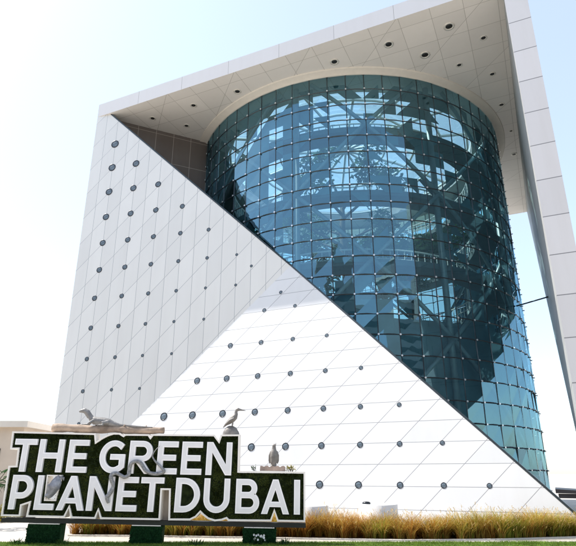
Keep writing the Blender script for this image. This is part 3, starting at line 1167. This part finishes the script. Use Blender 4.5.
remesh(mb, 'body', M['cast_blue'], 0.012, an)
# white flowers and little plants by the sign's feet
fl = tag(empty('flower_plant', gp(-1.05, 17.25, 0.012)), 'small plant with white flowers at foot of the right-hand green pedestal', 'plant')
fl.location = (SM @ Vector((7.55, -0.28, -0.6)))
fl.location.z = 0.0
rr = random.Random(15)
mb = MB()
for _ in range(26):
    a = rr.uniform(0, 2 * PI)
    r0 = rr.uniform(0, .22)
    p0 = Vector((r0 * math.cos(a), r0 * math.sin(a) * .6, 0))
    p1 = p0 + Vector((rr.uniform(-.05, .05), rr.uniform(-.05, .05), rr.uniform(.08, .24)))
    mb.tube([p0, p1], [.006, .004], 4)
    leaf_cloud(mb, p1 * .8, .06, 8, .07, 0, rr)
mb.build('leaves', M['leaf_dark'], fl)
for _ in range(15):
    c = Vector((rr.uniform(-.2, .2), rr.uniform(-.14, .08), rr.uniform(.12, .27)))
    mb = MB()
    for k in range(5):
        a = 2 * PI * k / 5
        d = Vector((math.cos(a), -.4, math.sin(a))) * .035
        s = Vector((-math.sin(a), 0, math.cos(a))) * .016
        mb.add([c, c + d * .6 + s, c + d, c + d * .6 - s], [(0, 1, 2, 3)])
    mb.build('flower', M['flower'], fl)
for k, (a, dd, lab) in enumerate(((5.75, -.35, 'low dark green plant on the lawn between middle and right-hand pedestals'),
                                 (8.25, -.15, 'low dark green plant just right of the right-hand pedestal'),
                                 (1.85, -.1, 'low grassy plant just right of the left-hand pedestal'),
                                 (0.55, -.1, 'low grassy plant just left of the left-hand pedestal'))):
    p = SM @ Vector((a, dd, 0))
    pl = tag(empty('low_plant', (p.x, p.y, 0.0)), lab, 'plant', 'low plants at the foot of the sign')
    mb = MB()
    rr = random.Random(60 + k)
    for _ in range(60):
        a_ = rr.uniform(0, 2 * PI)
        r0 = rr.uniform(0, .2)
        p0 = Vector((r0 * math.cos(a_) * 1.3, r0 * math.sin(a_), 0))
        d = Vector((math.cos(a_), math.sin(a_), 0)) * rr.uniform(.02, .12)
        h = rr.uniform(.06, .2)
        s = Vector((-math.sin(a_), math.cos(a_), 0)) * .010
        mb.add([p0 - s, p0 + s, p0 + d * .5 + s + Vector((0, 0, h * .7)), p0 + d * .5 - s + Vector((0, 0, h * .7)), p0 + d + Vector((0, 0, h))],
               [(0, 1, 2, 3), (3, 2, 4)])
    mb.build('leaves', M['leaf_mid'] if k > 1 else M['leaf_dark'], pl)


# ------------------------------------------------------------------ grass
def blade(mb, p, d, h, lean, w, mi, segs=3):
    s = Vector((-d.y, d.x, 0)) * w
    prev = None
    vs = []
    for i in range(segs + 1):
        t = i / segs
        q = p + d * lean * t * t + Vector((0, 0, h * (t - .18 * t * t * (lean / max(h, .01)))))
        ww = s * (1 - t * .92)
        vs += [q - ww, q + ww]
    mb.add(vs, [(2 * i, 2 * i + 1, 2 * i + 3, 2 * i + 2) for i in range(segs)], mi)
    return vs[-1]


# lawn
mb = MB()
rr = random.Random(77)
for _ in range(42000):
    ah = 18.05 - (rr.random() ** 1.3) * 1.55
    p = gp(rr.uniform(-11.5, 11.5), ah + rr.uniform(-.03, .05), 0.012)
    a = rr.uniform(0, 2 * PI)
    n = noise.noise(Vector((p.x * .7, p.y * .7, 0)))
    h = rr.uniform(.025, .06) * (1 + .5 * n)
    blade(mb, p, Vector((math.cos(a), math.sin(a), 0)), h, h * .5, .0055, 0 if rr.random() + n * .5 > .35 else 1, 2)
mb.build('lawn_grass', [M['blade'], M['blade_pale']], kind='stuff')

# feathery grass: countless overlapping tufts along the bed
mb = MB()
rr = random.Random(31)


def lerp_poly(P, t):
    ls = [math.dist(P[i], P[i + 1]) for i in range(len(P) - 1)]
    s = t * sum(ls)
    for i, l in enumerate(ls):
        if s <= l or i == len(ls) - 1:
            k = s / l
            return Vector((P[i][0] + (P[i + 1][0] - P[i][0]) * k, P[i][1] + (P[i + 1][1] - P[i][1]) * k, 0))
        s -= l


tufts = 260
for k in range(tufts):
    t = (k + rr.random()) / tufts
    f, b = lerp_poly(front, t), lerp_poly(back, t)
    e = 0.12 + 0.80 * rr.random()
    c = f.lerp(b, e)
    big = noise.noise(Vector((t * 15, 0.5, 0)))
    hue = noise.noise(Vector((t * 24, 4.5, e))) + (0.2 if 22.6 < c.x < 23.6 else -0.06)
    H0 = 0.82 * (1 + .20 * big + rr.uniform(-.20, .16)) * (1.08 if 22.6 < c.x < 23.6 else (0.9 if c.x > 23.6 else 1))
    for _ in range(150):
        a = rr.uniform(0, 2 * PI)
        d = Vector((math.cos(a), math.sin(a), 0))
        p = c + d * rr.uniform(0, .16) + Vector((0, 0, .02))
        h = H0 * rr.uniform(.35, 1.0)
        v = hue + rr.uniform(-.45, .45) + .10 * (h / H0 - .4)
        mi = 2 if v > .22 else (1 if v < -.2 else 0)
        tip = blade(mb, p, d, h, h * rr.uniform(.35, 1.35), .011, mi, 4)
        if rr.random() < .09:
            p2 = tip
            for q in range(3):
                e2 = p2 + d * .03 + Vector((rr.uniform(-.02, .02), rr.uniform(-.02, .02), rr.uniform(.01, .05)))
                s = Vector((-d.y, d.x, 0)) * .016
                mb.add([p2, (p2 + e2) * .5 + s, e2, (p2 + e2) * .5 - s], [(0, 1, 2, 3)], 3)
                p2 = e2
mb.build('feather_grass', [M['straw'], M['rust_grass'], M['green_grass'], M['plume']], kind='stuff')


# ------------------------------------------------------------------ small things round the building
def drum_plinth(loc, r, h, label, fitting):
    o = tag(empty('round_plinth', loc), label, 'plinth', 'low white drums behind the grass')
    mb = MB()
    mb.lathe([(r, 0), (r, h - .03), (r - .03, h), (r - .10, h), (r - .12, h - .04)], (0, 0, 0), 40)
    fix_normals(mb.build('body', M['drum'], o))
    mb = MB()
    mb.lathe([(r - .125, h - .035), (0, h - .03)], (0, 0, 0), 40)
    mb.build('top', M['drum_top'], o)
    if fitting:
        mb = MB()
        mb.lathe([(.13, 0), (.15, .06), (.10, .10), (0, .11)], (-r * .55, -r * .2, h - .035), 20)
        mb.build('fitting', M['port_rim'], o)


drum_plinth(gp(3.15, 20.9), 0.68, 0.93, 'low white round drum with pale top and a dark fitting behind the grass', True)
drum_plinth(gp(0.78, 20.7), 0.62, 0.90, 'low white round drum peeping out just right of the moss sign', False)

# dark canopy beyond the right corner
cn = tag(empty('dark_canopy', (27.5, 9.0, 0)), 'low dark flat-roofed canopy seen beyond the right corner of the building', 'canopy')
mb = MB()
mb.prism([[(-3.6, 1.06), (-2.2, 1.04), (0.5, 1.30), (6, 1.55), (6, 1.72), (0.5, 1.5), (-2.2, 1.16), (-3.6, 1.24)]], lambda u, v, d: (u, d, v), -1.0, 3.0)
fix_normals(mb.build('roof', M['canopy'], cn))
mb = MB()
mb.box((-3.5, -0.9, 0.84), (6, -0.7, 1.035))
mb.build('beam', M['canopy'], cn)
for x in (-2.6, 0.4, 3.4):
    for y in (-0.85, 2.8):
        mb = MB()
        mb.tube([(x, y, 0), (x, y, 1.12)], .07, 8)
        mb.build('post', M['canopy'], cn)

# beige pavilion and a fan-leaved plant past the left end of the sign
pv = tag(empty('beige_pavilion', gp(-17.8, 31, 0)), 'beige flat-roofed pavilion with dark opening beyond the left end of the sign', 'building')
pv.rotation_euler = (0, 0, math.atan2(RH.y, RH.x))
mb = MB()
mb.box((-5, 0, 0), (3.45, 5, 4.3))
mb.build('wall', M['beige'], pv)
mb = MB()
mb.box((-5.2, -0.35, 4.30), (3.75, 5.2, 4.62))
mb.build('roof', M['beige_pale'], pv)
mb = MB()
mb.box((-2.5, -0.03, 1.6), (2.35, 0.02, 3.2))
mb.build('window', M['dark_open'], pv)
fp = tag(empty('fan_palm', gp(-11.15, 22.5, 0)), 'fan-leaved palm with dark drooping fronds beyond the left end of the sign', 'palm')
mb = MB()
mb.tube([(0, 0, 0), (.03, 0, .8), (0, .02, 1.6)], [.13, .11, .10], 9)
mb.build('trunk', M['bark'], fp)
mb = MB()
rr = random.Random(2)
for k in range(16):
    a = 2 * PI * k / 16 + rr.uniform(-.15, .15)
    el = rr.uniform(-.3, .9)
    d = Vector((math.cos(a) * math.cos(el), math.sin(a) * math.cos(el), math.sin(el)))
    c = Vector((0, 0, 1.6)) + d * .45
    mb.tube([(0, 0, 1.58), c], [.015, .010], 5)
    sd = d.cross(Vector((0, 0, 1))).normalized()
    for q in range(-5, 6):
        dd = (d * math.cos(q * .22) + sd * math.sin(q * .22)).normalized()
        e = c + dd * .42 + Vector((0, 0, -.12 - .02 * abs(q)))
        s = dd.cross(Vector((0, 0, 1))).normalized() * .022
        mb.add([c, c + dd * .22 + s, e, c + dd * .22 - s], [(0, 1, 2, 3)])
mb.build('crown', M['leaf_dark'], fp)
for k, (ac, ah, r, lab) in enumerate(((-12.15, 25.5, .62, 'rounded golden-green shrub on the paving below the left end of the sign'),
                                     (-11.55, 26.3, .40, 'smaller golden shrub beside the rounded one at the left end of the sign'))):
    sh = tag(empty('shrub', gp(ac, ah, 0)), lab, 'shrub', 'golden shrubs at the left')
    mb = MB()
    rr = random.Random(40 + k)
    leaf_cloud(mb, (0, 0, r * .55), r, 1100, .10, 0, rr, .7)
    mb.build('foliage', [M['leaf_gold']], sh)
    mb = MB()
    for q in range(5):
        a = q * 1.3
        mb.tube([(0, 0, 0), (.4 * r * math.cos(a), .4 * r * math.sin(a), r * .7)], [.03, .012], 5)
    mb.build('stem', M['bark'], sh)

# unseen blocks added behind the viewer to darken reflections in the lower glass
M['town'] = panel_mat('town_render', (0.30, 0.30, 0.31), [(1, 0, 0, 0, 4.0), (0, 0, 1, 0.2, 3.4)], width=0.05)
M['town_glass'] = plain('town_glass', (0.03, 0.045, 0.06), 0.15, 0.0, var=0.4, scale=0.5, spec=0.8)
for i, (x0, x1, y, h, lab) in enumerate(((-95, -52, -92, 33, 'broad grey block of flats across the street, far left of the row'),
                                         (-50, -22, -86, 41, 'tall grey block of flats across the street with ten floors'),
                                         (-19, 12, -90, 36, 'grey mid-height block of flats across the street in the middle'),
                                         (14, 36, -84, 43, 'narrow tallest grey block of flats across the street'),
                                         (40, 82, -95, 34, 'wide low grey block of flats across the street at the right'),
                                         (84, 128, -66, 46, 'tall broad block of flats at the right corner of the street'),
                                         (132, 180, -40, 52, 'tallest block of flats farthest to the right along the street'))):
    tb = tag(empty('apartment_block', (x0, y, 0)), lab, 'building', 'buildings across the street')
    mb = MB()
    mb.box((0, -18, 0), (x1 - x0, 0, h))
    mb.build('wall', M['town'], tb)
    mb = MB()
    mb.box((-.4, -18.4, h + .003), (x1 - x0 + .4, .5, h + 1.0))
    mb.build('roof', M['roofing'], tb)
    for fl_ in range(int(h // 3.4) - 1):
        mb = MB()
        mb.box((1.2, -.05, 2.0 + fl_ * 3.4), (x1 - x0 - 1.2, .06, 3.7 + fl_ * 3.4))
        mb.build('window', M['town_glass'], tb)

sh = tag(empty('shrub', (26.6, 7.0, 0)), 'dark leafy shrub under the low canopy beyond the right corner', 'shrub')
mb = MB()
rr = random.Random(91)
leaf_cloud(mb, (0, 0, .45), .5, 700, .12, 0, rr, .8)
mb.build('foliage', M['leaf_dark'], sh)
mb = MB()
mb.tube([(0, 0, 0), (.05, 0, .6)], [.04, .015], 6)
mb.build('stem', M['bark'], sh)
